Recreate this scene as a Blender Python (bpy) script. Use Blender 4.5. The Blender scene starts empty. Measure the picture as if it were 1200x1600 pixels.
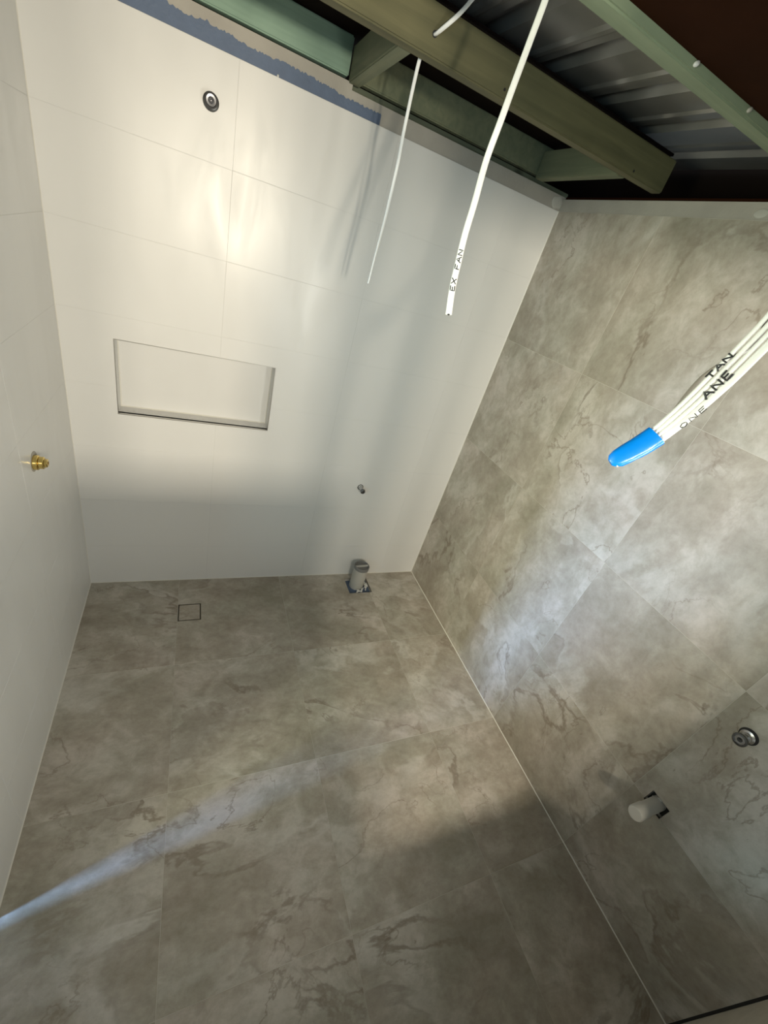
import bpy, bmesh, math, random
from mathutils import Vector, Matrix

# ------------------------------------------------------------------ camera
sc = bpy.context.scene
FPX = 640.708
R = ((0.90293, -0.33437, 0.27001), (0.03099, -0.57596, -0.81689), (0.42866, 0.74597, -0.50969))
CAM = Vector((0.4915, -2.0575, 1.96))
cd = bpy.data.cameras.new('camera'); cam = bpy.data.objects.new('camera', cd)
sc.collection.objects.link(cam)
cd.sensor_fit = 'HORIZONTAL'; cd.sensor_width = 36; cd.lens = FPX / 1200 * 36; cd.clip_start = 0.02
m = Matrix((R[0], tuple(-v for v in R[1]), tuple(-v for v in R[2]))).transposed().to_4x4()
m.translation = CAM
cam.matrix_world = m
sc.camera = cam

# ------------------------------------------------------------------ light
sc.view_settings.view_transform = 'Standard'; sc.view_settings.look = 'None'
sc.view_settings.gamma = 1; sc.view_settings.use_curve_mapping = False
sc.view_settings.exposure = 0.0
w = bpy.data.worlds.new('sky'); sc.world = w; w.use_nodes = True
bg = w.node_tree.nodes['Background']; bg.inputs[0].default_value = (0.78, 0.93, 1.0, 1); bg.inputs[1].default_value = 1.15

def area(name, loc, target, sx, sy, power, col, spread=180):
    l = bpy.data.lights.new(name, 'AREA'); l.shape = 'RECTANGLE'; l.size = sx; l.size_y = sy
    l.energy = power; l.color = col; l.spread = math.radians(spread)
    o = bpy.data.objects.new(name, l); sc.collection.objects.link(o); o.location = loc
    o.rotation_euler = (Vector(target) - Vector(loc)).to_track_quat('-Z', 'Y').to_euler()
    return o
# work lamps in the space behind the front window, three bars
WARM = (1.0, 0.90, 0.72)
for lx in (0.68, 0.83, 0.98):
    area('work_lamp', (lx, -3.5, 2.02), (lx - 0.1, 0, 1.75), 0.09, 0.14, 30, WARM)
# cool daylight from the house, slanting through the doorway to the far right corner
area('daylight', (-1.2, -3.15, 1.75), (1.6, 0, 1.5), 0.9, 0.9, 37, (0.50, 0.86, 1.0))
# added fill lamp behind the added opening, lifts left wall, floor and back wall
area('fill_lamp', (1.80, -2.85, 1.35), (0.1, -0.7, 0.6), 0.7, 0.8, 41, (1.0, 0.98, 0.88))
# daylight reaching in through the doorway in the left wall
area('doorway_daylight', (-1.6, -1.86, 0.65), (2.0, -1.25, 0.15), 0.24, 0.40, 21, (0.30, 0.53, 1.0), 64)
area('yard_light', (-1.2, -2.15, 1.45), (2.0, -1.3, 1.6), 0.4, 0.5, 44, (0.94, 0.97, 0.70))

# ------------------------------------------------------------------ materials
def newmat(name):
    mt = bpy.data.materials.new(name); mt.use_nodes = True
    nt = mt.node_tree; b = nt.nodes['Principled BSDF']
    return mt, nt, b
def N(nt, t, **kw):
    n = nt.nodes.new(t)
    for k, v in kw.items(): setattr(n, k, v)
    return n
def plain(name, col, rough=0.5, metal=0.0, bump=0.0, bscale=60, var=0.0, vscale=6):
    mt, nt, b = newmat(name)
    b.inputs['Base Color'].default_value = (*col, 1); b.inputs['Roughness'].default_value = rough
    b.inputs['Metallic'].default_value = metal
    tc = N(nt, 'ShaderNodeTexCoord')
    if var:
        n = N(nt, 'ShaderNodeTexNoise'); n.inputs['Scale'].default_value = vscale; n.inputs['Detail'].default_value = 6
        nt.links.new(tc.outputs['Object'], n.inputs['Vector'])
        r = N(nt, 'ShaderNodeMix', data_type='RGBA')
        r.inputs[6].default_value = (*[c * (1 - var) for c in col], 1); r.inputs[7].default_value = (*[min(1, c * (1 + var)) for c in col], 1)
        nt.links.new(n.outputs['Fac'], r.inputs[0]); nt.links.new(r.outputs[2], b.inputs['Base Color'])
    if bump:
        n = N(nt, 'ShaderNodeTexNoise'); n.inputs['Scale'].default_value = bscale; n.inputs['Detail'].default_value = 5
        nt.links.new(tc.outputs['Object'], n.inputs['Vector'])
        bp = N(nt, 'ShaderNodeBump'); bp.inputs['Strength'].default_value = bump; bp.inputs['Distance'].default_value = 0.002
        nt.links.new(n.outputs['Fac'], bp.inputs['Height']); nt.links.new(bp.outputs[0], b.inputs['Normal'])
    return mt
def ramp(nt, fac, stops):
    r = N(nt, 'ShaderNodeValToRGB'); e = r.color_ramp.elements
    while len(e) < len(stops): e.new(0.5)
    for i, (p, c) in enumerate(stops):
        e[i].position = p; e[i].color = (*c, 1) if len(c) == 3 else c
    nt.links.new(fac, r.inputs[0]); return r.outputs[0]

def stone(name, stretch=(1, 1, 1), bright=1.0):
    mt, nt, b = newmat(name); L = nt.links.new
    tc = N(nt, 'ShaderNodeTexCoord'); oi = N(nt, 'ShaderNodeObjectInfo')
    mp = N(nt, 'ShaderNodeMapping'); mp.inputs['Scale'].default_value = stretch; mp.inputs['Rotation'].default_value = (0.25, 0.35, 0.45)
    L(tc.outputs['Object'], mp.inputs[0])
    mul = N(nt, 'ShaderNodeVectorMath', operation='SCALE'); mul.inputs[0].default_value = (37, 23, 51); L(oi.outputs['Random'], mul.inputs['Scale'])
    add = N(nt, 'ShaderNodeVectorMath', operation='ADD'); L(mp.outputs[0], add.inputs[0]); L(mul.outputs[0], add.inputs[1])
    def noise(scale, det, dist=0.0, rough=0.55):
        n = N(nt, 'ShaderNodeTexNoise'); n.inputs['Scale'].default_value = scale; n.inputs['Detail'].default_value = det
        n.inputs['Distortion'].default_value = dist; n.inputs['Roughness'].default_value = rough; L(add.outputs[0], n.inputs['Vector']); return n.outputs['Fac']
    k = bright
    big, mid = noise(2.3, 12, 0.35, 0.62), noise(9.0, 10, 0.5, 0.65)
    ad = N(nt, 'ShaderNodeMath', operation='MULTIPLY_ADD'); L(mid, ad.inputs[0]); ad.inputs[1].default_value = 0.70; L(big, ad.inputs[2])
    base = ramp(nt, ad.outputs[0], [(0.655, (0.335*k, 0.303*k, 0.245*k)), (0.80, (0.408*k, 0.371*k, 0.311*k)), (0.885, (0.462*k, 0.424*k, 0.363*k)), (1.0, (0.57*k, 0.532*k, 0.475*k))])
    tint = ramp(nt, noise(3.0, 5, 0.2), [(0.36, (0.98, 1.0, 0.975)), (0.64, (1.015, 0.985, 0.97))])
    m1 = N(nt, 'ShaderNodeMix', data_type='RGBA', blend_type='MULTIPLY'); m1.inputs[0].default_value = 1; L(base, m1.inputs[6]); L(tint, m1.inputs[7])
    cur = m1.outputs[2]
    def vein(scale, width, amt, mscale, seedrot, col):
        n = noise(scale, 9, 0.55, 0.56)
        s = N(nt, 'ShaderNodeMath', operation='SUBTRACT'); L(n, s.inputs[0]); s.inputs[1].default_value = 0.5 + seedrot
        a = N(nt, 'ShaderNodeMath', operation='ABSOLUTE'); L(s.outputs[0], a.inputs[0])
        r = N(nt, 'ShaderNodeMapRange', interpolation_type='SMOOTHSTEP'); L(a.outputs[0], r.inputs[0]); r.inputs[1].default_value = 0; r.inputs[2].default_value = width; r.inputs[3].default_value = 1; r.inputs[4].default_value = 0
        msk = N(nt, 'ShaderNodeMapRange'); L(noise(mscale, 3), msk.inputs[0]); msk.inputs[1].default_value = 0.47; msk.inputs[2].default_value = 0.62
        mm = N(nt, 'ShaderNodeMath', operation='MULTIPLY'); L(r.outputs[0], mm.inputs[0]); L(msk.outputs[0], mm.inputs[1])
        m2 = N(nt, 'ShaderNodeMath', operation='MULTIPLY'); L(mm.outputs[0], m2.inputs[0]); m2.inputs[1].default_value = amt
        return m2.outputs[0], col
    for sc_, wd, am, ms, sr, col in ((1.4, 0.045, 0.55, 2.0, 0.0, (0.68, 0.655, 0.60)), (1.4, 0.018, 0.75, 1.7, 0.016, (0.235, 0.19, 0.14)), (1.4, 0.05, 0.35, 1.9, 0.045, (0.30, 0.25, 0.20)),
                                      (2.7, 0.010, 0.6, 2.3, 0.03, (0.24, 0.19, 0.14))):
        fac, col = vein(sc_, wd, am, ms, sr, col)
        mx = N(nt, 'ShaderNodeMix', data_type='RGBA'); L(fac, mx.inputs[0]); L(cur, mx.inputs[6]); mx.inputs[7].default_value = (*[c * k for c in col], 1)
        cur = mx.outputs[2]
    sp = ramp(nt, noise(38, 6, 0, 0.7), [(0.30, (0.86, 0.85, 0.83)), (0.55, (1, 1, 1)), (0.75, (1.06, 1.06, 1.06))])
    m3 = N(nt, 'ShaderNodeMix', data_type='RGBA', blend_type='MULTIPLY'); m3.inputs[0].default_value = 0.9; L(cur, m3.inputs[6]); L(sp, m3.inputs[7])
    L(m3.outputs[2], b.inputs['Base Color'])
    b.inputs['Roughness'].default_value = 0.5
    bp = N(nt, 'ShaderNodeBump'); bp.inputs['Strength'].default_value = 0.25; bp.inputs['Distance'].default_value = 0.0015
    L(noise(14, 8), bp.inputs['Height']); L(bp.outputs[0], b.inputs['Normal'])
    return mt

def white_tile():
    mt, nt, b = newmat('white_tile'); L = nt.links.new
    b.inputs['Base Color'].default_value = (0.66, 0.655, 0.635, 1)
    tc = N(nt, 'ShaderNodeTexCoord'); geo = N(nt, 'ShaderNodeNewGeometry')
    mp = N(nt, 'ShaderNodeMapping'); mp.inputs['Scale'].default_value = (5, 5, 1.6); mp.inputs['Rotation'].default_value = (0, 0.25, 0)
    L(geo.outputs['Position'], mp.inputs[0])
    n = N(nt, 'ShaderNodeTexNoise'); n.inputs['Scale'].default_value = 1.4; n.inputs['Detail'].default_value = 5; n.inputs['Distortion'].default_value = 0.8
    L(mp.outputs[0], n.inputs['Vector'])
    r = N(nt, 'ShaderNodeMapRange'); r.inputs[1].default_value = 0.38; r.inputs[2].default_value = 0.72; r.inputs[3].default_value = 0.28; r.inputs[4].default_value = 0.46
    L(n.outputs['Fac'], r.inputs[0]); L(r.outputs[0], b.inputs['Roughness'])
    return mt

def timber(name, c1, c2, axis='x'):
    mt, nt, b = newmat(name); L = nt.links.new
    geo = N(nt, 'ShaderNodeNewGeometry'); oi = N(nt, 'ShaderNodeObjectInfo')
    mp = N(nt, 'ShaderNodeMapping'); mp.inputs['Scale'].default_value = (1.2, 22, 22) if axis == 'x' else (22, 1.2, 22)
    L(geo.outputs['Position'], mp.inputs[0])
    n = N(nt, 'ShaderNodeTexNoise'); n.inputs['Scale'].default_value = 1.5; n.inputs['Detail'].default_value = 6; n.inputs['Distortion'].default_value = 0.6
    L(mp.outputs[0], n.inputs['Vector'])
    n2 = N(nt, 'ShaderNodeTexNoise'); n2.inputs['Scale'].default_value = 3.5; n2.inputs['Detail'].default_value = 4
    L(geo.outputs['Position'], n2.inputs['Vector'])
    ad = N(nt, 'ShaderNodeMath', operation='ADD'); L(n.outputs['Fac'], ad.inputs[0]); L(n2.outputs['Fac'], ad.inputs[1])
    hf = N(nt, 'ShaderNodeMath', operation='MULTIPLY'); L(ad.outputs[0], hf.inputs[0]); hf.inputs[1].default_value = 0.5
    c = ramp(nt, hf.outputs[0], [(0.34, c1), (0.64, c2)])
    # knots
    v = N(nt, 'ShaderNodeTexVoronoi'); v.inputs['Scale'].default_value = 2.3; L(geo.outputs['Position'], v.inputs['Vector'])
    kn = N(nt, 'ShaderNodeMapRange'); L(v.outputs['Distance'], kn.inputs[0]); kn.inputs[1].default_value = 0.03; kn.inputs[2].default_value = 0.09; kn.inputs[3].default_value = 0.75; kn.inputs[4].default_value = 0
    mx = N(nt, 'ShaderNodeMix', data_type='RGBA'); L(kn.outputs[0], mx.inputs[0]); L(c, mx.inputs[6]); mx.inputs[7].default_value = (c1[0]*.35, c1[1]*.3, c1[2]*.25, 1)
    L(mx.outputs[2], b.inputs['Base Color']); b.inputs['Roughness'].default_value = 0.75
    bp = N(nt, 'ShaderNodeBump'); bp.inputs['Strength'].default_value = 0.3; bp.inputs['Distance'].default_value = 0.002
    L(n.outputs['Fac'], bp.inputs['Height']); L(bp.outputs[0], b.inputs['Normal'])
    return mt

M = dict(
    floor=stone('beige_stone_floor_tile', (1.0, 1.35, 1.0), 0.90),
    stone=stone('beige_stone_wall_tile', (1.0, 1.1, 0.9), 0.87),
    white=white_tile(),
    grout_w=plain('pale_grout', (0.62, 0.615, 0.595), 0.8),
    grout_s=plain('beige_grout', (0.56, 0.53, 0.46), 0.8),
    silicone=plain('pale_silicone', (0.66, 0.64, 0.58), 0.45),
    board=plain('cement_board', (0.36, 0.34, 0.30), 0.85, bump=0.4, bscale=90, var=0.18, vscale=9),
    blue=plain('blue_waterproofing', (0.088, 0.125, 0.20), 0.6, bump=0.5, bscale=120, var=0.12, vscale=30),
    timber_g=timber('green_treated_timber', (0.12, 0.195, 0.15), (0.235, 0.345, 0.265)),
    timber_o=timber('olive_treated_timber', (0.065, 0.065, 0.030), (0.14, 0.128, 0.062)),
    timber_b=timber('green_brown_timber', (0.11, 0.13, 0.08), (0.19, 0.20, 0.12), 'y'),
    timber_p=timber('pale_green_timber', (0.13, 0.165, 0.105), (0.22, 0.265, 0.175)),
    plate=timber('dull_plate_timber', (0.06, 0.075, 0.05), (0.13, 0.145, 0.095)),
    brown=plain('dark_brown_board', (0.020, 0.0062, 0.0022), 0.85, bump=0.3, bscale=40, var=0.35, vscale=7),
    dark=plain('roof_void_shade', (0.008, 0.005, 0.004), 0.9),  # shade of the roof void put into a near-black colour
    metal=plain('galvanised_roof_sheet', (0.42, 0.41, 0.39), 0.36, 0.7, var=0.45, vscale=3.5),  # mottle stands in for patchy reflections and shadow on the sheet
    chrome=plain('chrome', (0.55, 0.55, 0.56), 0.22, 1.0),
    chrome_d=plain('dark_metal', (0.16, 0.16, 0.16), 0.35, 1.0),
    metal_g=plain('satin_grey_metal', (0.30, 0.30, 0.31), 0.4, 1.0),
    black=plain('black_rubber_hole_shade', (0.015, 0.015, 0.015), 0.6),  # rubber ring; also painted shade inside holes and joints
    brass=plain('brass', (0.72, 0.55, 0.20), 0.2, 1.0),
    pvc=plain('white_pvc', (0.45, 0.44, 0.40), 0.4),
    cap=plain('grey_pipe_cap', (0.17, 0.17, 0.165), 0.5, bump=0.3, bscale=100),
    alu=plain('aluminium_tile_trim', (0.55, 0.54, 0.51), 0.3, 1.0),
    bronze=plain('dark_drain_frame', (0.05, 0.04, 0.02), 0.5, 0.3),
    wire=plain('white_cable_sheath', (0.86, 0.86, 0.83), 0.42),
    wire_g=plain('grey_cable_sheath', (0.30, 0.265, 0.23), 0.35),
    ink=plain('black_marker_ink', (0.01, 0.01, 0.012), 0.5),
    tape=plain('blue_insulation_tape', (0.0, 0.22, 0.78), 0.3, bump=0.3, bscale=60),
    plaster=plain('plaster', (0.46, 0.43, 0.36), 0.85, bump=0.5, bscale=50, var=0.15, vscale=25),
    filler=plain('pale_filler', (0.43, 0.42, 0.38), 0.85),
    lime=plain('white_mortar', (0.6, 0.6, 0.57), 0.8, bump=0.6, bscale=70),
    frame=plain('white_window_frame', (0.6, 0.6, 0.58), 0.4),
)

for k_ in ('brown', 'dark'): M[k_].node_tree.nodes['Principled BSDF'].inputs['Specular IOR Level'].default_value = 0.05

# ------------------------------------------------------------------ helpers
C = sc.collection
def obj(name, bm, mat, parent=None, kind=None, label=None, cat=None, group=None, smooth=False, center=None, bevel=0.0):
    if bevel:
        bmesh.ops.bevel(bm, geom=[e for e in bm.edges if len(e.link_faces) == 2 and e.calc_face_angle(0) > 0.5], offset=bevel, segments=1, affect='EDGES')
    bmesh.ops.recalc_face_normals(bm, faces=bm.faces)
    if center is not None: bmesh.ops.translate(bm, verts=bm.verts, vec=-Vector(center))
    me = bpy.data.meshes.new(name); bm.to_mesh(me); bm.free()
    if smooth:
        for p in me.polygons: p.use_smooth = True
        try: me.set_sharp_from_angle(angle=math.radians(40))
        except Exception: pass
    o = bpy.data.objects.new(name, me); C.objects.link(o)
    if center is not None: o.location = center
    if mat: me.materials.append(mat)
    if parent: o.parent = parent
    if kind: o['kind'] = kind
    if label: o['label'] = label
    if cat: o['category'] = cat
    if group: o['group'] = group
    return o
def thing(name, label, cat, loc=(0, 0, 0), group=None):
    o = bpy.data.objects.new(name, None); C.objects.link(o); o.location = loc; o.empty_display_size = 0.05
    o['label'] = label; o['category'] = cat
    if group: o['group'] = group
    return o
def part(name, bm, mat, root, **kw):
    """bm in world coordinates, child of an Empty (pure translation)"""
    bmesh.ops.translate(bm, verts=bm.verts, vec=-Vector(root_loc(root)))
    return obj(name, bm, mat, root, **kw)
def root_loc(o):
    v = Vector(o.location)
    while o.parent: o = o.parent; v += o.location
    return v
def box(x0, x1, y0, y1, z0, z1, bm=None):
    bm = bm or bmesh.new()
    vs = [bm.verts.new((x, y, z)) for x in (x0, x1) for y in (y0, y1) for z in (z0, z1)]
    for f in ((0, 1, 3, 2), (4, 6, 7, 5), (0, 4, 5, 1), (2, 3, 7, 6), (0, 2, 6, 4), (1, 5, 7, 3)):
        bm.faces.new([vs[i] for i in f])
    return bm
def slab(axis, r, t0, t1, holes=(), bm=None):
    """rect r=(a0,a1,b0,b1) in the plane normal to axis, thickness t0..t1, with rectangular holes"""
    bm = bm or bmesh.new(); a0, a1, b0, b1 = r
    hs = []
    for h in holes:
        q = (max(a0, h[0]), min(a1, h[1]), max(b0, h[2]), min(b1, h[3]))
        if q[1] - q[0] > 1e-6 and q[3] - q[2] > 1e-6: hs.append(q)
    A = sorted({a0, a1, *[h[0] for h in hs], *[h[1] for h in hs]}); B = sorted({b0, b1, *[h[2] for h in hs], *[h[3] for h in hs]})
    V = {}
    def v(i, j, t):
        if (i, j, t) not in V:
            a, b, tt = A[i], B[j], (t0, t1)[t]
            V[(i, j, t)] = bm.verts.new({'x': (tt, a, b), 'y': (a, tt, b), 'z': (a, b, tt)}[axis])
        return V[(i, j, t)]
    solid = {}
    for i in range(len(A) - 1):
        for j in range(len(B) - 1):
            ca, cb = (A[i] + A[i+1]) / 2, (B[j] + B[j+1]) / 2
            solid[(i, j)] = not any(h[0] < ca < h[1] and h[2] < cb < h[3] for h in hs)
    if not any(solid.values()): return None
    for (i, j), s in solid.items():
        if not s: continue
        for t in (0, 1): bm.faces.new([v(i, j, t), v(i+1, j, t), v(i+1, j+1, t), v(i, j+1, t)])
        for di, dj, p, q in ((-1, 0, (i, j), (i, j+1)), (1, 0, (i+1, j), (i+1, j+1)), (0, -1, (i, j), (i+1, j)), (0, 1, (i, j+1), (i+1, j+1))):
            if not solid.get((i + di, j + dj), False):
                bm.faces.new([v(*p, 0), v(*q, 0), v(*q, 1), v(*p, 1)])
    bmesh.ops.dissolve_limit(bm, angle_limit=0.01, verts=bm.verts, edges=bm.edges)
    return bm
def lathe(profile, origin, direction, seg=32, bm=None):
    """profile: list of (radius, distance along direction)"""
    bm = bm or bmesh.new(); d = Vector(direction).normalized()
    u = d.orthogonal().normalized(); v = d.cross(u); rings = []
    for r, h in profile:
        c = Vector(origin) + d * h
        if r < 1e-6: rings.append([bm.verts.new(c)])
        else: rings.append([bm.verts.new(c + (u * math.cos(2*math.pi*k/seg) + v * math.sin(2*math.pi*k/seg)) * r) for k in range(seg)])
    for a, b in zip(rings, rings[1:]):
        for k in range(seg):
            q = [a[k % len(a)], a[(k+1) % len(a)], b[(k+1) % len(b)], b[k % len(b)]]
            q2 = []
            for x in q:
                if x not in q2: q2.append(x)
            if len(q2) > 2:
                try: bm.faces.new(q2)
                except ValueError: pass
    return bm
def spline(pts, n=8):
    P = [Vector(p) for p in pts]; P = [P[0]*2 - P[1]] + P + [P[-1]*2 - P[-2]]; out = []
    for i in range(1, len(P) - 2):
        for k in range(n):
            t = k / n; a, b, c, d = P[i-1:i+3]
            out.append(0.5 * ((2*b) + (c - a)*t + (2*a - 5*b + 4*c - d)*t*t + (3*b - a - 3*c + d)*t**3))
    out.append(P[-2]); return out
def frames(path, widedir):
    """per point: centre, tangent, wide dir, normal"""
    out = []
    for i, p in enumerate(path):
        t = (path[min(i+1, len(path)-1)] - path[max(i-1, 0)]).normalized()
        wd = widedir(p, t) if callable(widedir) else Vector(widedir)
        wd = (wd - t * wd.dot(t)).normalized(); out.append((p, t, wd, t.cross(wd)))
    return out
def sweep(path, wd, wide, thick, bm=None, seg=12):
    """flat twin cable with a rounded section"""
    bm = bm or bmesh.new(); rings = []
    for p, t, a, n in frames(path, wd):
        ring = []
        for k in range(seg):
            ang = 2*math.pi*(k + .5)/seg; cx, sx = math.cos(ang), math.sin(ang)
            off = (wide - thick) / 2 * (1 if cx > 0 else -1)
            ring.append(bm.verts.new(p + a * (off + cx*thick/2) + n * (sx*thick/2)))
        rings.append(ring)
    for r0, r1 in zip(rings, rings[1:]):
        for k in range(seg): bm.faces.new([r0[k], r0[(k+1) % seg], r1[(k+1) % seg], r1[k]])
    bm.faces.new(rings[0]); bm.faces.new(rings[-1][::-1])
    return bm
def unproj(px, py, dep):
    c = Vector(((px - 600) / FPX, (py - 800) / FPX, 1)) * dep
    return CAM + Vector([sum(R[i][j] * c[i] for i in range(3)) for j in range(3)])
GLY = {  # hand strokes on a 1x1 cell
 'E': [[(.9,1),(.15,.95),(.1,0),(.9,.05)], [(.12,.5),(.75,.55)]], 'X': [[(0,0),(1,1)], [(.05,1),(.9,0)]],
 'F': [[(.9,1),(.15,.95),(.1,0)], [(.12,.5),(.75,.55)]], 'A': [[(0,0),(.5,1),(1,0)], [(.2,.4),(.85,.4)]],
 'N': [[(.05,0),(.1,1),(.9,0),(.95,1)]], 'O': [[(.5,1),(.1,.7),(.1,.3),(.5,0),(.9,.3),(.9,.7),(.5,1)]],
 'T': [[(0,1),(1,.95)], [(.5,1),(.45,0)]], ' ': []}
def writing(text, path, wd, s0, cell_w, cell_h, flip_n, lift, pen=0.0006, gap=0.25, rev=False, shift=0.0):
    """letters written along the cable, starting s0 metres from the start of the path"""
    fr = frames(path, wd); L = [0.0]
    for a, b in zip(path, path[1:]): L.append(L[-1] + (b - a).length)
    def at(s):
        s = max(0, min(L[-1] - 1e-6, s)); i = max(k for k in range(len(L)) if L[k] <= s); i = min(i, len(L) - 2)
        f = (s - L[i]) / (L[i+1] - L[i]); p = fr[i][0].lerp(fr[i+1][0], f); return p, fr[i][1], fr[i][2], fr[i][3]
    bm = bmesh.new(); s = s0
    for ch in text:
        for st in GLY[ch]:
            pts = []
            for (a, b), (c, d) in zip(st, st[1:]):
                for k in range(4):
                    pts.append((a + (c-a)*k/4, b + (d-b)*k/4))
            pts.append(st[-1]); P = []
            for gx, gy in pts:
                p, t, a, n = at(s + gx * cell_w)
                P.append(p + a * ((gy - .5) * cell_h * (1 if rev else -1) + shift) + n * (lift * flip_n))
            sweep(P, at(s)[3], pen * .5, pen, bm=bm, seg=6) if False else tube(P, pen, bm)
        s += cell_w * (1 + gap)
    return bm
def tube(P, r, bm, seg=6):
    rings = []
    for p, t, a, n in frames(P, lambda p, t: t.orthogonal()):
        rings.append([bm.verts.new(p + a*math.cos(2*math.pi*k/seg)*r + n*math.sin(2*math.pi*k/seg)*r) for k in range(seg)])
    for r0, r1 in zip(rings, rings[1:]):
        for k in range(seg): bm.faces.new([r0[k], r0[(k+1) % seg], r1[(k+1) % seg], r1[k]])
    bm.faces.new(rings[0]); bm.faces.new(rings[-1][::-1])

# ------------------------------------------------------------------ room shell
W, D, H = 2.077, 2.354, 2.369        # width, depth, top of the tiles
BT = 2.418                            # top of the cement board
G = 0.0007                            # half a joint
REC = 0.0005                          # joint recess
TH = 0.009

def tiled(name, axis, span_a, span_b, edges_a, edges_b, face, back, sgn, holes, tmat, gmat, tholes=None):
    """structure slab (grout) with individual tiles; face = coordinate of the tile surface, sgn = direction into the wall"""
    bm = slab(axis, (*span_a, *span_b), face + sgn * REC, back, holes)
    wall = obj(name, bm, gmat, kind='structure')
    for a0, a1 in zip(edges_a, edges_a[1:]):
        for b0, b1 in zip(edges_b, edges_b[1:]):
            t = slab(axis, (a0 + G, a1 - G, b0 + G, b1 - G), face, face + sgn * TH, tholes if tholes is not None else holes)
            if t is None: continue
            c = {'x': (face, (a0+a1)/2, (b0+b1)/2), 'y': ((a0+a1)/2, face, (b0+b1)/2), 'z': ((a0+a1)/2, (b0+b1)/2, face)}[axis]
            obj('tile', t, tmat, wall, center=c, bevel=0.0003)
    return wall

# floor ------------------------------------------------------------
PIPE_HOLE = (1.505, 1.672, -0.195, -0.050)
DRAIN = (0.451, 0.570, -0.330, -0.207)
floor = tiled('floor', 'z', (-0.9, W), (-D, 0), [0.0, 0.449, 1.049, 1.656, W], [-D, -1.803, -1.205, -0.612, 0], 0, -0.06, -1,
              [PIPE_HOLE, DRAIN], M['floor'], M['grout_s'])
# right wall -------------------------------------------------------
WASTE = (-1.922, -1.852, 0.550, 0.613)
STUB_R = (-1.888, 1.050)
wall_r = tiled('wall_right', 'x', (-D, 0), (0, H), [-D, -1.803, -1.205, -0.612, 0], [0, 0.556, 1.156, 1.766, H], W, W + 0.03, 1,
               [WASTE], M['stone'], M['grout_s'])
# back wall --------------------------------------------------------
NICHE = (0.184, 0.849, 1.045, 1.378)
zr = [0, 0.27, 0.57, 0.87, 1.17, 1.47, 1.768, 2.068, H]
wall_b = tiled('wall_back', 'y', (0, W), (0, H), [0, 0.597, 1.197, 1.797, W], zr, 0, 0.03, 1, [NICHE], M['white'], M['grout_w'])
# left wall (doorway at its near end, out of the frame)
DOOR = (-2.28, -1.45)
wall_l = tiled('wall_left', 'x', (-D, 0), (0, H), [DOOR[1], -1.2, -0.6, 0], zr, 0, -0.03, -1,
               [(*DOOR, -0.01, 2.1)], M['white'], M['grout_w'], tholes=[])
obj('wall_lining', slab('x', (-D, 0.2, -0.05, 2.56), -0.031, -0.10, [(*DOOR, 0.0, 2.1)]), M['plaster'], wall_l)
# front wall with a high window behind the camera
WIN = (0.50, 0.94, 1.575, 2.38)
FILL_WIN = (1.05, 1.62, 0.80, 2.15)  # added second opening, lets the fill lamp in
wf = obj('wall_front', slab('y', (-0.1, W + 0.1, -0.05, 2.56), -D - 0.008, -D - 0.09, [WIN, FILL_WIN]), M['plaster'], kind='structure')
bm = box(WIN[0], WIN[0] + 0.03, -D - 0.07, -D - 0.03, WIN[2], WIN[3])
box(WIN[1] - 0.03, WIN[1], -D - 0.07, -D - 0.03, WIN[2], WIN[3], bm)
box(WIN[0] + 0.03, WIN[1] - 0.03, -D - 0.07, -D - 0.03, WIN[2], WIN[2] + 0.03, bm); box(WIN[0] + 0.03, WIN[1] - 0.03, -D - 0.07, -D - 0.03, WIN[3] - 0.03, WIN[3], bm)
obj('window_1', bm, M['frame'], kind='structure')
bm = slab('y', FILL_WIN, -D - 0.07, -D - 0.03, [(FILL_WIN[0] + 0.035, FILL_WIN[1] - 0.035, FILL_WIN[2] + 0.035, FILL_WIN[3] - 0.035)])
obj('fill_window', bm, M['frame'], kind='structure')  # frame of the added fill opening

obj('joint_shade_strip', box(W + 0.0006, W + 0.029, -D - 0.0078, -D - 0.0002, 0, H), M['black'], wall_r)  # strip added against sky leak, gap shade put into its black
obj('joint_shade_strip', box(-0.09, W + 0.03, -D - 0.0078, -D - 0.0002, -0.05, -0.002), M['black'], floor)  # same added strip along the floor edge
# unseen board added across the doorway, edge sloped to cast a diagonal shadow
bm = bmesh.new(); q = [(-1.51, 0), (-2.5, 0), (-2.5, 1.80), (-1.91, 1.26), (-1.68, 0.74), (-1.51, 0.40)]
vv = [[bm.verts.new((x, a, b)) for a, b in q] for x in (-0.155, -0.145)]
bm.faces.new(vv[0]); bm.faces.new(vv[1][::-1])
for i in range(6): bm.faces.new([vv[0][i], vv[0][(i+1) % 6], vv[1][(i+1) % 6], vv[1][i]])
obj('trim_11', bm, M['board'], kind='structure')

# cement board strips above the tiles -----------------------------
def strip(name, bm, mat, parent): return obj(name, bm, mat, parent)
strip('cement_board', box(0, 0.985, 0.006, 0.03, H + 0.0005, 2.4475), M['board'], wall_b)
strip('cement_board', box(0.9852, W + 0.02, 0.0065, 0.03, H + 0.0005, BT + 0.010), M['board'], wall_b)
strip('cement_board', box(W + 0.003, W + 0.03, -D, 0.0055, H + 0.0005, BT), M['board'], wall_r)
strip('cement_board', box(-0.03, -0.004, -D, 0.0055, H + 0.0005, BT), M['board'], wall_l)
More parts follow.
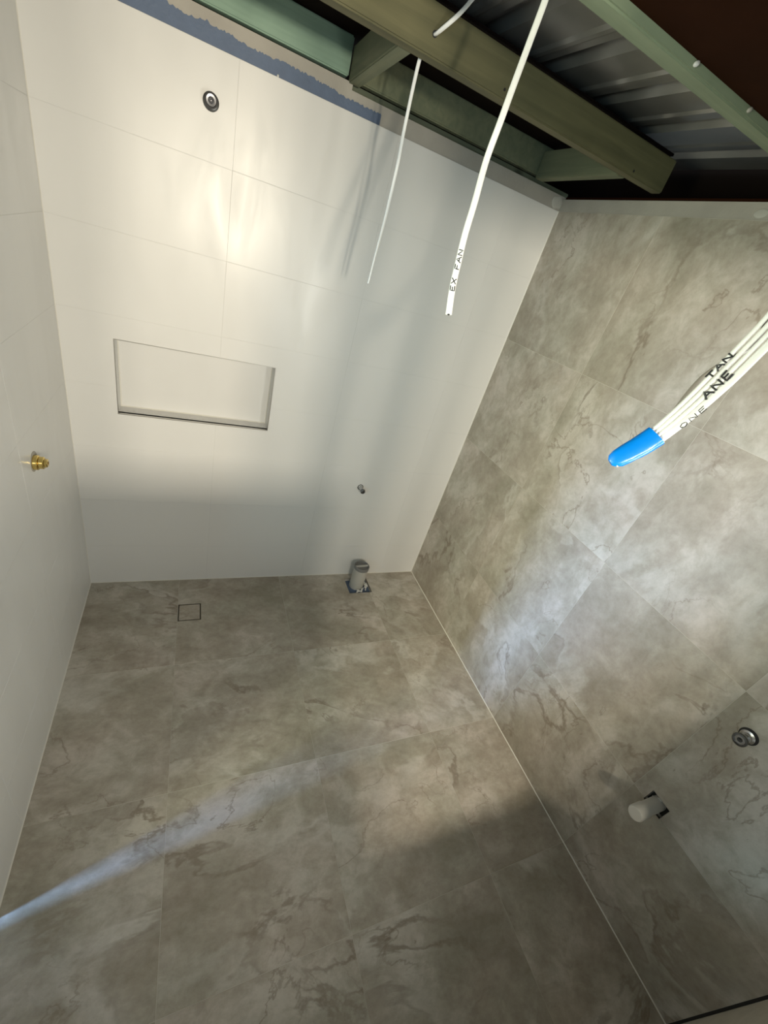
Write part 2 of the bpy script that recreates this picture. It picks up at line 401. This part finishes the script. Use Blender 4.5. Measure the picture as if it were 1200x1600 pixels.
# blue waterproofing coat, ragged brushed upper edge
bm = bmesh.new(); random.seed(4); top = [(-0.0, 2.421), (0.30, 2.420), (0.40, 2.4164), (0.515, 2.4185), (0.66, 2.408), (0.74, 2.413), (0.826, 2.412), (0.90, 2.408), (0.969, 2.4025), (1.05, 2.403), (1.112, 2.402)]
n = 230; pr = None; xs = [1.112 * i / n for i in range(n + 1)]
for i, x in enumerate(xs):
    for (xa, za), (xb, zb) in zip(top, top[1:]):
        if xa <= x <= xb: z = za + (zb - za) * (x - xa) / (xb - xa)
    z += random.uniform(-0.0035, 0.0025) + (0.004 * math.sin(x * 40) if x < 0.5 else 0.001*math.sin(x*70))
    q = [bm.verts.new((x, yy, zz)) for yy, zz in ((0.0045, H + 0.001), (0.0045, z), (0.0062, z), (0.0062, H + 0.001))]
    if pr:
        for k in range(4): bm.faces.new([pr[k], pr[(k+1) % 4], q[(k+1) % 4], q[k]])
    else: bm.faces.new(q)
    pr = q
bm.faces.new(pr[::-1])
obj('waterproofing_coat', bm, M['blue'], wall_b)
# smeared filler on the board corner
bm = bmesh.new(); bmesh.ops.create_icosphere(bm, subdivisions=3, radius=1)
for v in bm.verts: v.co = Vector((W - 0.024 + v.co.x*0.033, 0.005 + v.co.y*0.0035, 2.398 + v.co.z*0.026 + 0.003*math.sin(v.co.x*5)))
obj('filler_patch', bm, M['filler'], wall_b, smooth=True, label='pale filler patch')
bm = bmesh.new(); bmesh.ops.create_icosphere(bm, subdivisions=3, radius=1)
for v in bm.verts: v.co = Vector((W + 0.0035 + v.co.x*0.003, -0.955 + v.co.y*0.022, 2.388 + v.co.z*0.013))
obj('filler_patch', bm, M['filler'], wall_r, smooth=True, label='pale filler patch')
bm = bmesh.new(); bmesh.ops.create_icosphere(bm, subdivisions=2, radius=1)
for v in bm.verts: v.co = Vector((0.723 + v.co.x*0.004, 0.004 + v.co.y*0.002, 2.372 + v.co.z*0.005))
obj('grout_crumb', bm, M['lime'], wall_b, smooth=True)

# silicone beads
def bead(n, p, q, a, b, r=0.003):
    bm = bmesh.new(); P, Q, A, B = Vector(p), Vector(q), Vector(a)*r, Vector(b)*r
    v = [bm.verts.new(x) for x in (P, P+A, P+(A+B)*.42, P+B, Q, Q+A, Q+(A+B)*.42, Q+B)]
    for f in ((0,1,2,3), (4,7,6,5), (0,4,5,1), (1,5,6,2), (2,6,7,3), (3,7,4,0)): bm.faces.new([v[i] for i in f])
    obj('trim_%d' % n, bm, M['silicone'], kind='structure')
bead(1, (0, 0, 0), (W, 0, 0), (0, -1, 0), (0, 0, 1)); bead(2, (W, -D, 0), (W, 0, 0), (-1, 0, 0), (0, 0, 1), 0.0035)
bead(3, (0, DOOR[1], 0), (0, 0, 0), (1, 0, 0), (0, 0, 1)); bead(4, (W, 0, 0), (W, 0, H), (-1, 0, 0), (0, -1, 0)); bead(5, (0, 0, 0), (0, 0, H), (1, 0, 0), (0, -1, 0), 0.0022)

# niche -------------------------------------------------------------
x0, x1, z0, z1 = NICHE; ND = 0.098
nb = bmesh.new()
box(x0 - 0.02, x1 + 0.02, ND, ND + 0.02, z0 - 0.02, z1 + 0.02, nb)
box(x0 - 0.02, x0, 0.009, ND, z0 - 0.02, z1 + 0.02, nb); box(x1, x1 + 0.02, 0.009, ND, z0 - 0.02, z1 + 0.02, nb)
box(x0, x1, 0.009, ND, z0 - 0.02, z0, nb); box(x0, x1, 0.009, ND, z1, z1 + 0.02, nb)
nich = obj('recessed_niche', nb, M['white'], wall_b)
t = 0.0028
for bx in ((x0, x0 + t, z0, z1), (x1 - t, x1, z0, z1), (x0 + t, x1 - t, z0, z0 + t), (x0 + t, x1 - t, z1 - t, z1)):
    obj('niche_edge_trim', box(bx[0], bx[1], -0.0012, 0.010, bx[2], bx[3]), M['alu'], nich)
bb = bmesh.new(); y = ND
for p, q, a, b in (((x0, y, z0), (x1, y, z0), (0, -1, 0), (0, 0, 1)), ((x0, y, z0), (x0, y, z1), (0, -1, 0), (1, 0, 0)), ((x1, y, z0), (x1, y, z1), (0, -1, 0), (-1, 0, 0)), ((x0, y, z1), (x1, y, z1), (0, -1, 0), (0, 0, -1))):
    P, Q, A, B = Vector(p), Vector(q), Vector(a)*.0045, Vector(b)*.0045
    v = [bb.verts.new(x) for x in (P, P+A, P+B, Q, Q+A, Q+B)]
    for f in ((0,1,2), (3,5,4), (0,3,4,1), (1,4,5,2), (2,5,3,0)): bb.faces.new([v[i] for i in f])
obj('silicone_bead', bb, M['silicone'], nich)

# ------------------------------------------------------------------ roof and ceiling timber
# ribbed metal roof sheet (runs along y, slight fall)
PER = 0.243; prof = [(0, 0), (0.085, 0), (0.097, -0.006), (0.112, -0.006), (0.124, 0), (0.150, 0), (0.168, 0.028), (0.195, 0.028), (0.215, 0), (0.243, 0)]
bm = bmesh.new(); pts = []; X0 = -0.6
for k in range(14):
    for a, h in prof[:-1]: pts.append((X0 + k * PER + a, h))
pts = [p for p in pts if p[0] < 2.41]
for y, dz in ((-2.7, -0.08), (0.55, 0.03)):
    pass
rows = []
for th in (0, 0.0015):
    for y in (-2.7, 0.55):
        zb = 2.615 + (y + 0.55) * 0.035
        rows.append([bm.verts.new((a, y, zb + h + th)) for a, h in pts])
for i in range(len(pts) - 1):
    bm.faces.new([rows[0][i], rows[0][i+1], rows[1][i+1], rows[1][i]]); bm.faces.new([rows[2][i], rows[2][i+1], rows[3][i+1], rows[3][i]])
roof = obj('ceiling', bm, M['metal'], kind='structure')
roof['label'] = 'ribbed galvanised roof sheet over open framing'
# dark boards closing the roof space
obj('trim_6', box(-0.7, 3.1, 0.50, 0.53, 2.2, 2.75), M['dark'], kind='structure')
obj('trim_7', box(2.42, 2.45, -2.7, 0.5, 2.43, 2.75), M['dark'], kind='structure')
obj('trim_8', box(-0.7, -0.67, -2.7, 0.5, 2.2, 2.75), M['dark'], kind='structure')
obj('trim_9', box(-0.66, 2.10, -0.494, 0.499, 2.5625, 2.570), M['dark'], kind='structure')  # added sheet, near-black in place of the shade above the joists
obj('trim_12', box(W + 0.102, 2.419, -2.7, 0.499, 2.405, 2.412), M['dark'], kind='structure')  # added under the eave to keep sky light off the roof sheet
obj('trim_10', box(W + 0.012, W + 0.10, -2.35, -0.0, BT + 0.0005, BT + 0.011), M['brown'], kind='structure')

def beam(name, x0, x1, y0, y1, z0, z1, mat, label, group=None, root=None, bev=0.004):
    bm = box(x0, x1, y0, y1, z0, z1)
    bmesh.ops.bevel(bm, geom=list(bm.edges), offset=bev, segments=2, affect='EDGES')
    c = ((x0+x1)/2, (y0+y1)/2, z0)
    return obj(name, bm, mat, label=label, cat='timber beam', group=group, center=c)
# top plates of the back wall
beam('lower_wall_plate', -0.1, 2.12, 0.0325, 0.09, 2.400, 2.4505, M['plate'], 'thin dull green timber strip on top of the grey board, below the back wall beams', bev=0.002)
beam('wall_plate', -0.1, 0.962, -0.004, 0.036, 2.455, 2.560, M['timber_g'], 'bluish green timber beam above the blue painted strip, left of the short cross piece')
beam('wall_plate', 1.016, 1.945, 0.006, 0.046, 2.455, 2.560, M['timber_b'], 'dull green timber beam along top of back wall, right of the first short cross piece')
# joists
j2 = beam('ceiling_joist', -0.6, 2.082, -0.543, -0.496, 2.440, 2.540, M['timber_o'], 'thick olive brown ceiling joist with a cable passing through its drilled hole')
beam('ceiling_joist', -0.6, 2.415, -1.118, -1.071, 2.440, 2.550, M['timber_p'], 'pale green ceiling joist at upper right, between metal sheet and dark brown board')
# noggins
beam('cross_piece', 0.966, 1.013, -0.4955, 0.0055, 2.442, 2.540, M['timber_b'], 'short timber cross piece joining the beams near the thin cable')
beam('cross_piece', 1.880, 1.926, -0.4955, 0.0050, 2.440, 2.540, M['timber_b'], 'short timber cross piece near the right corner of the back wall')
# drilled hole and nail heads as parts of the joist; hole shade is flat black colour
def jpart(name, bm, mat, root, **kw): return part(name, bm, mat, root, **kw)
jpart('drilled_hole', lathe([(0, 0), (0.0075, 0), (0.0075, -0.003), (0, -0.003)], (1.047, -0.5435, 2.484), (0, -1, 0), 20), M['black'], j2)
for hx, hz in ((1.905, 2.455), (1.30, 2.462), (1.33, 2.487)):
    jpart('nail_hole', lathe([(0, 0.0006), (0.004, 0.0006), (0.004, -0.002), (0, -0.002)], (hx, -0.5432, hz), (0, -1, 0), 12), M['black'], j2)
# brown board overhead
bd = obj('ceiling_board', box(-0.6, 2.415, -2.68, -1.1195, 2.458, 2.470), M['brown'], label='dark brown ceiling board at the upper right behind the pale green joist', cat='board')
def clip(x):
    bm = bmesh.new(); bmesh.ops.create_icosphere(bm, subdivisions=2, radius=1)
    for v in bm.verts: v.co = Vector((x + v.co.x*0.0065 + 0.003*v.co.z, -1.1205 + v.co.y*0.004, 2.4525 + v.co.z*0.006))
    return bm
obj('glue_blob', clip(1.397), M['grout_w'], label='white glue blob on edge of the pale green joist, upper left one', cat='glue blob', smooth=True)
obj('glue_blob', clip(1.605), M['board'], label='white glue blob on edge of the pale green joist, lower right one', cat='glue blob', smooth=True)

# ------------------------------------------------------------------ fittings
# shower outlet on the back wall
c = (0.515, 0, 2.232); th = thing('shower_outlet', 'round chrome water outlet high on the white back wall', 'pipe outlet', c)
part('flange', lathe([(0.0, -0.001), (0.0245, -0.001), (0.0262, 0.002), (0.0255, 0.008), (0.020, 0.011), (0.012, 0.012)], c, (0, -1, 0)), M['chrome_d'], th, smooth=True)
part('threaded_stub', lathe([(0.0175, 0.0), (0.0175, 0.010), (0.0168, 0.012), (0.0178, 0.014), (0.0168, 0.016), (0.0178, 0.018), (0.0168, 0.020), (0.0178, 0.028)], c, (0, -1, 0)), M['metal_g'], th, smooth=True)
part('outlet_ring', lathe([(0.0175, 0.028), (0.0205, 0.028), (0.0215, 0.031), (0.0205, 0.035), (0.0178, 0.0352), (0.0165, 0.031)], c, (0, -1, 0)), M['black'], th, smooth=True)
part('plug', lathe([(0.0176, 0.031), (0.0160, 0.0345), (0.010, 0.0335), (0.0065, 0.029), (0.0045, 0.033), (0, 0.035)], c, (0, -1, 0)), M['metal_g'], th, smooth=True)
# toilet stub
c = (1.455, 0, 0.737); th = thing('cistern_water_stub', 'small metal water stub on back wall above the white floor pipe', 'pipe outlet', c)
part('tile_hole', lathe([(0, -0.001), (0.019, -0.001), (0.019, 0.0012), (0.013, 0.0013), (0.0, 0.0008)], c, (0, -1, 0)), M['black'], th)
part('grout_collar', lathe([(0.0, 0.001), (0.0145, 0.001), (0.012, 0.003), (0.010, 0.004)], c, (0, -1, 0)), M['lime'], th, smooth=True)
part('threaded_stub', lathe([(0.0105, 0.0), (0.0105, 0.020), (0.0095, 0.022), (0.0105, 0.024), (0.0095, 0.027), (0.0105, 0.030), (0.0105, 0.050)], c, (0, -1, 0)), M['chrome'], th, smooth=True)
part('hex_cap', lathe([(0.0, 0.042), (0.0155, 0.042), (0.0155, 0.058), (0.012, 0.061), (0.007, 0.061), (0.006, 0.056), (0, 0.056)], c, (0, -1, 0), 6), M['chrome_d'], th)
# basin tap stub on the right wall
c = (W, -1.888, 1.050); th = thing('basin_water_stub', 'stubby chrome water outlet on the stone wall at right edge', 'pipe outlet', c)
part('tile_hole', lathe([(0, -0.001), (0.026, -0.001), (0.026, 0.0012), (0.0, 0.0012)], c, (-1, 0, 0)), M['black'], th)
part('threaded_stub', lathe([(0.021, 0.001), (0.021, 0.010), (0.0145, 0.012), (0.0145, 0.018), (0.0135, 0.020), (0.0145, 0.022), (0.0135, 0.024), (0.0145, 0.028), (0.0145, 0.050)], c, (-1, 0, 0)), M['chrome'], th, smooth=True)
part('outlet_ring', lathe([(0.0145, 0.046), (0.0195, 0.046), (0.0205, 0.050), (0.0195, 0.055), (0.0145, 0.0555), (0.0135, 0.050)], c, (-1, 0, 0)), M['chrome_d'], th, smooth=True)
part('plug', lathe([(0.0135, 0.052), (0.007, 0.052)], c, (-1, 0, 0)), M['chrome'], th)
part('socket', lathe([(0.0072, 0.0525), (0.0, 0.050)], c, (-1, 0, 0), 6), M['black'], th)
# basin waste on the right wall
c = (W, -1.886, 0.583); th = thing('basin_waste_pipe', 'short frosted white waste pipe from a square cut hole in the stone wall', 'waste pipe', c)
part('wall_recess', box(W + 0.020, W + 0.029, WASTE[0] + 0.001, WASTE[1] - 0.001, WASTE[2] + 0.001, WASTE[3] - 0.001), M['black'], th)  # black back plate, recess shade put into its colour
part('pipe', lathe([(0.0245, -0.018), (0.0245, 0.100)], c, (-1, 0, 0)), M['pvc'], th, smooth=True)
part('pipe_cap', lathe([(0.0246, 0.072), (0.027, 0.072), (0.027, 0.118), (0.024, 0.124), (0.0, 0.126)], c, (-1, 0, 0)), M['pvc'], th, smooth=True)
random.seed(2); bm = bmesh.new()
for k in range(9):
    a = random.uniform(0.2, 1.3); q = bmesh.ops.create_icosphere(bm, subdivisions=1, radius=random.uniform(0.002, 0.0042), matrix=Matrix.Translation((W + 0.004, c[1] + 0.028*math.cos(a + math.pi*.1), c[2] + 0.026*math.sin(a))))
part('mortar_crumbs', bm, M['lime'], th, smooth=True)
# brass outlet on the left wall
c = (0, -0.495, 1.050); th = thing('brass_water_outlet', 'shiny brass water outlet on the white left wall', 'pipe outlet', c)
part('tile_hole', lathe([(0, -0.001), (0.036, -0.001), (0.036, 0.0008), (0.0, 0.0008)], (0, c[1] + 0.003, c[2] + 0.002), (1, 0, 0)), M['board'], th)
part('body', lathe([(0.0, 0.001), (0.026, 0.001), (0.026, 0.013), (0.024, 0.015), (0.019, 0.0155)], c, (1, 0, 0)), M['brass'], th, smooth=True)
part('thread', lathe([(0.019, 0.015), (0.0215, 0.017), (0.0215, 0.028), (0.019, 0.030), (0.014, 0.0305)], c, (1, 0, 0)), M['brass'], th, smooth=True)
part('hex_plug', lathe([(0.0155, 0.028), (0.0155, 0.038), (0.012, 0.040), (0.007, 0.040), (0.006, 0.034), (0, 0.034)], c, (1, 0, 0), 6), M['brass'], th)
# toilet waste
c = (1.585, -0.100, 0.0); th = thing('toilet_waste_pipe', 'white plastic pipe with round grey cap standing in the floor at the back wall', 'waste pipe', c)
part('floor_recess', box(PIPE_HOLE[0] + 0.001, PIPE_HOLE[1] - 0.001, PIPE_HOLE[2] + 0.001, PIPE_HOLE[3] - 0.001, -0.058, -0.022), M['blue'], th)
part('pipe', lathe([(0.050, -0.040), (0.050, 0.150), (0.046, 0.150)], c, (0, 0, 1), 48), M['pvc'], th, smooth=True)
cp = part('pipe_cap', lathe([(0.0505, 0.144), (0.0525, 0.145), (0.0525, 0.166), (0.0505, 0.1685), (0.0475, 0.1685), (0.0465, 0.156), (0, 0.155)], c, (0, 0, 1), 48), M['cap'], th, smooth=True)
bm = box(-0.046, 0.046, -0.0025, 0.0035, 0.1545, 0.1685)
o = obj('grip_bar', bm, M['pvc'], cp); o.rotation_euler = (0, 0, math.radians(4))
random.seed(7); bm = bmesh.new()
for k in range(26):
    a = random.uniform(-1.9, 0.5); rr = random.uniform(0.056, 0.085)
    px, py = c[0] + rr*math.cos(a), c[1] + rr*math.sin(a)
    if PIPE_HOLE[0] + .006 < px < PIPE_HOLE[1] - .006 and PIPE_HOLE[2] + .006 < py < PIPE_HOLE[3] - .006:
        bmesh.ops.create_icosphere(bm, subdivisions=1, radius=random.uniform(0.005, 0.011), matrix=Matrix.Translation((px, py, -0.010)))
part('mortar_lumps', bm, M['lime'], th, smooth=True)
# floor drain
x0, x1, y0, y1 = DRAIN; c = ((x0+x1)/2, (y0+y1)/2, 0)
th = thing('floor_drain', 'square tile-insert floor drain outlined by a thin dark frame', 'floor drain', c)
part('tray', box(x0 + .0008, x1 - .0008, y0 + .0008, y1 - .0008, -0.030, -0.012), M['bronze'], th)
part('frame', slab('z', (x0 + .0008, x1 - .0008, y0 + .0008, y1 - .0008), -0.012, -0.0003, [(x0 + .0035, x1 - .0035, y0 + .0035, y1 - .0035)]), M['bronze'], th)
part('tile_insert', slab('z', (x0 + .006, x1 - .006, y0 + .006, y1 - .006), -0.0118, 0.0002), M['floor'], th)

# ------------------------------------------------------------------ cables
# thin cable through the joist
th = thing('hanging_cable', 'thin white electrical cable threaded through the olive joist, hanging by the back wall', 'cable', (1.047, -0.543, 2.484))
P = spline([(1.128, -0.560, 2.585), (1.088, -0.575, 2.530), (1.052, -0.556, 2.488), (1.047, -0.520, 2.482), (1.045, -0.490, 2.470), (1.043, -0.478, 2.430), (1.048, -0.47, 2.30), (1.051, -0.475, 2.20), (1.049, -0.478, 2.05), (1.043, -0.480, 1.93), (1.041, -0.480, 1.865)], 8)
def twist(p, t):
    k = max(0, min(1, (2.2 - p.z) / 0.3)); return Vector((1 - 0.8*k, 0.8*k, 0.0))
part('sheath', sweep(P, Vector((1, -0.3, 0.4)), 0.0095, 0.0062) if False else sweep(P, lambda p, t: Vector((1 - 0.75*max(0, min(1, (2.2 - p.z)/.3)), -0.2 + 0.9*max(0, min(1, (2.2 - p.z)/.3)), 0.3)), 0.0105, 0.0062), M['wire'], th, smooth=True)
e = P[-1]
part('copper_core', lathe([(0.0, 0), (0.0016, 0), (0.0016, 0.0012), (0, 0.0012)], (e.x, e.y, e.z), (0, 0, -1), 10), M['ink'], th)
# marked cable
pix = [(864, -40, .755), (852, 0, .76), (826, 70, .77), (803, 132, .775), (782, 190, .78), (760, 250, .79), (742, 315, .79), (727, 365, .79), (716, 410, .79), (707, 450, .79), (701, 491, .79)]
P = [unproj(*p) for p in pix]; topz = P[0].z
dd = (P[0] - P[2]); P = [P[0] + dd * ((2.462 - P[0].z) / dd.z)] + P
P = spline(P, 8); th = thing('hanging_cable', 'long white cable hanging in mid air with EX FAN handwritten near its end', 'cable', P[0])
facecam = lambda p, t: (p - CAM).cross(t)
part('sheath', sweep(P, facecam, 0.0125, 0.0068), M['wire'], th, smooth=True)
Pr = P[::-1]
part('marker_writing', writing('EX FAN', Pr, facecam, 0.043, 0.0115, 0.0085, -1, 0.0031, 0.0010, 0.22, rev=False), M['ink'], th)
part('copper_core', lathe([(0, 0), (0.0022, 0), (0.0022, 0.0012), (0, 0.0012)], P[-1], (P[-1] - P[-4]), 10), M['ink'], th)
for k in (0,):
    pass

# bundle of cables with taped end
path = [(958, 720, .520), (985, 706, .515), (1014, 689, .508), (1045, 666, .50), (1085, 632, .49), (1130, 590, .475), (1172, 548, .46), (1215, 503, .445), (1275, 430, .425), (1340, 330, .41)]
B = [unproj(*p) for p in path]; B += [B[-1] + Vector((0.05, -0.01, 0.12)), Vector((B[-1].x + 0.07, B[-1].y - 0.02, 2.462))]
B = spline(B, 8); th = thing('cable_bundle', 'bundle of white marked cables with bright blue taped end at the right edge', 'cables', B[0])
fr = frames(B, facecam); Lc = [0.0]
for a, b in zip(B, B[1:]): Lc.append(Lc[-1] + (b - a).length)
def strand(off, dep):
    out = []
    for i, (p, t, a, n) in enumerate(fr):
        k = min(1.0, 0.55 + Lc[i] * 3)
        out.append(p + a * off * k + n * dep)
    return out
offs = [(-0.0118, 0.001), (-0.0053, 0.0006), (0.0012, 0.0), (0.0092, 0.0004)]
strands = []
for i, (o_, d_) in enumerate(offs):
    wide = 0.0052 if i < 3 else 0.0086
    S = strand(o_, d_); strands.append(S)
    part('cable', sweep(S, facecam, wide, 0.0056), M['wire'], th, smooth=True)
G0 = unproj(1040, 672, .505)
gp = [(1030, 672, .507), (1055, 641, .505), (1078, 611, .50), (1100, 588, .495), (1132, 566, .485), (1163, 549, .475), (1185, 528, .465), (1199, 503, .455), (1222, 460, .44), (1270, 370, .42)]
GPp = [unproj(*p) for p in gp]; dd = Vector((0.25, -0.03, 1)); GPp += [GPp[-1] + dd * 0.12, GPp[-1] + dd * (2.462 - GPp[-1].z)]
part('bowed_cable', sweep(spline(GPp, 8), lambda p, t: (p - CAM).cross(t) + 0.6*(p-CAM), 0.0060, 0.0035), M['wire_g'], th, smooth=True, label='grey brown cable bowed away from the bundle')
# tape
bm = bmesh.new(); rings = []; TL = 0.056
def tat(s):
    i = max(k for k in range(len(Lc)) if Lc[k] <= s); f = (s - Lc[i]) / (Lc[i+1] - Lc[i]); return fr[i][0].lerp(fr[i+1][0], f), fr[i][1], fr[i][2], fr[i][3]
for s, wd, tk in ((-0.004, 0.004, 0.002), (-0.001, 0.0075, 0.0035), (0.006, 0.0105, 0.0048), (0.018, 0.0115, 0.0056), (0.030, 0.0120, 0.0060), (0.042, 0.0123, 0.0062), (TL, 0.0128, 0.0062), (TL + .0005, 0.0105, 0.004)):
    if s < 0: p, t, a, n = fr[0]; p = p + t * s
    else: p, t, a, n = tat(s)
    ring = []
    for k in range(20):
        ang = 2*math.pi*k/20; cx, sx = math.cos(ang), math.sin(ang); se = abs(cx)**.6 * (1 if cx > 0 else -1)
        ring.append(bm.verts.new(p + a * (se*wd*1.06 - 0.0002) + n * sx*tk*1.05 + a * (0.0006*math.sin(k*3 + s*300))))
    rings.append(ring)
for r0, r1 in zip(rings, rings[1:]):
    for k in range(20): bm.faces.new([r0[k], r0[(k+1) % 20], r1[(k+1) % 20], r1[k]])
bm.faces.new(rings[0]); bm.faces.new(rings[-1][::-1])
part('blue_tape', bm, M['tape'], th, smooth=True, label='bright blue tape wrapped round the cable ends')
# writing on the strands
part('marker_writing', writing('ANE', strands[2], facecam, 0.118, 0.0105, 0.008, -1, 0.0027, 0.0011, 0.22), M['ink'], th)
part('marker_writing', writing('TAN', strands[0], facecam, 0.134, 0.0095, 0.006, -1, 0.0027, 0.0010, 0.15), M['ink'], th)
part('marker_writing', writing('ONE', strands[3], facecam, 0.080, 0.0095, 0.005, -1, 0.0026, 0.0005, 0.3, shift=0.0025), M['ink'], th)
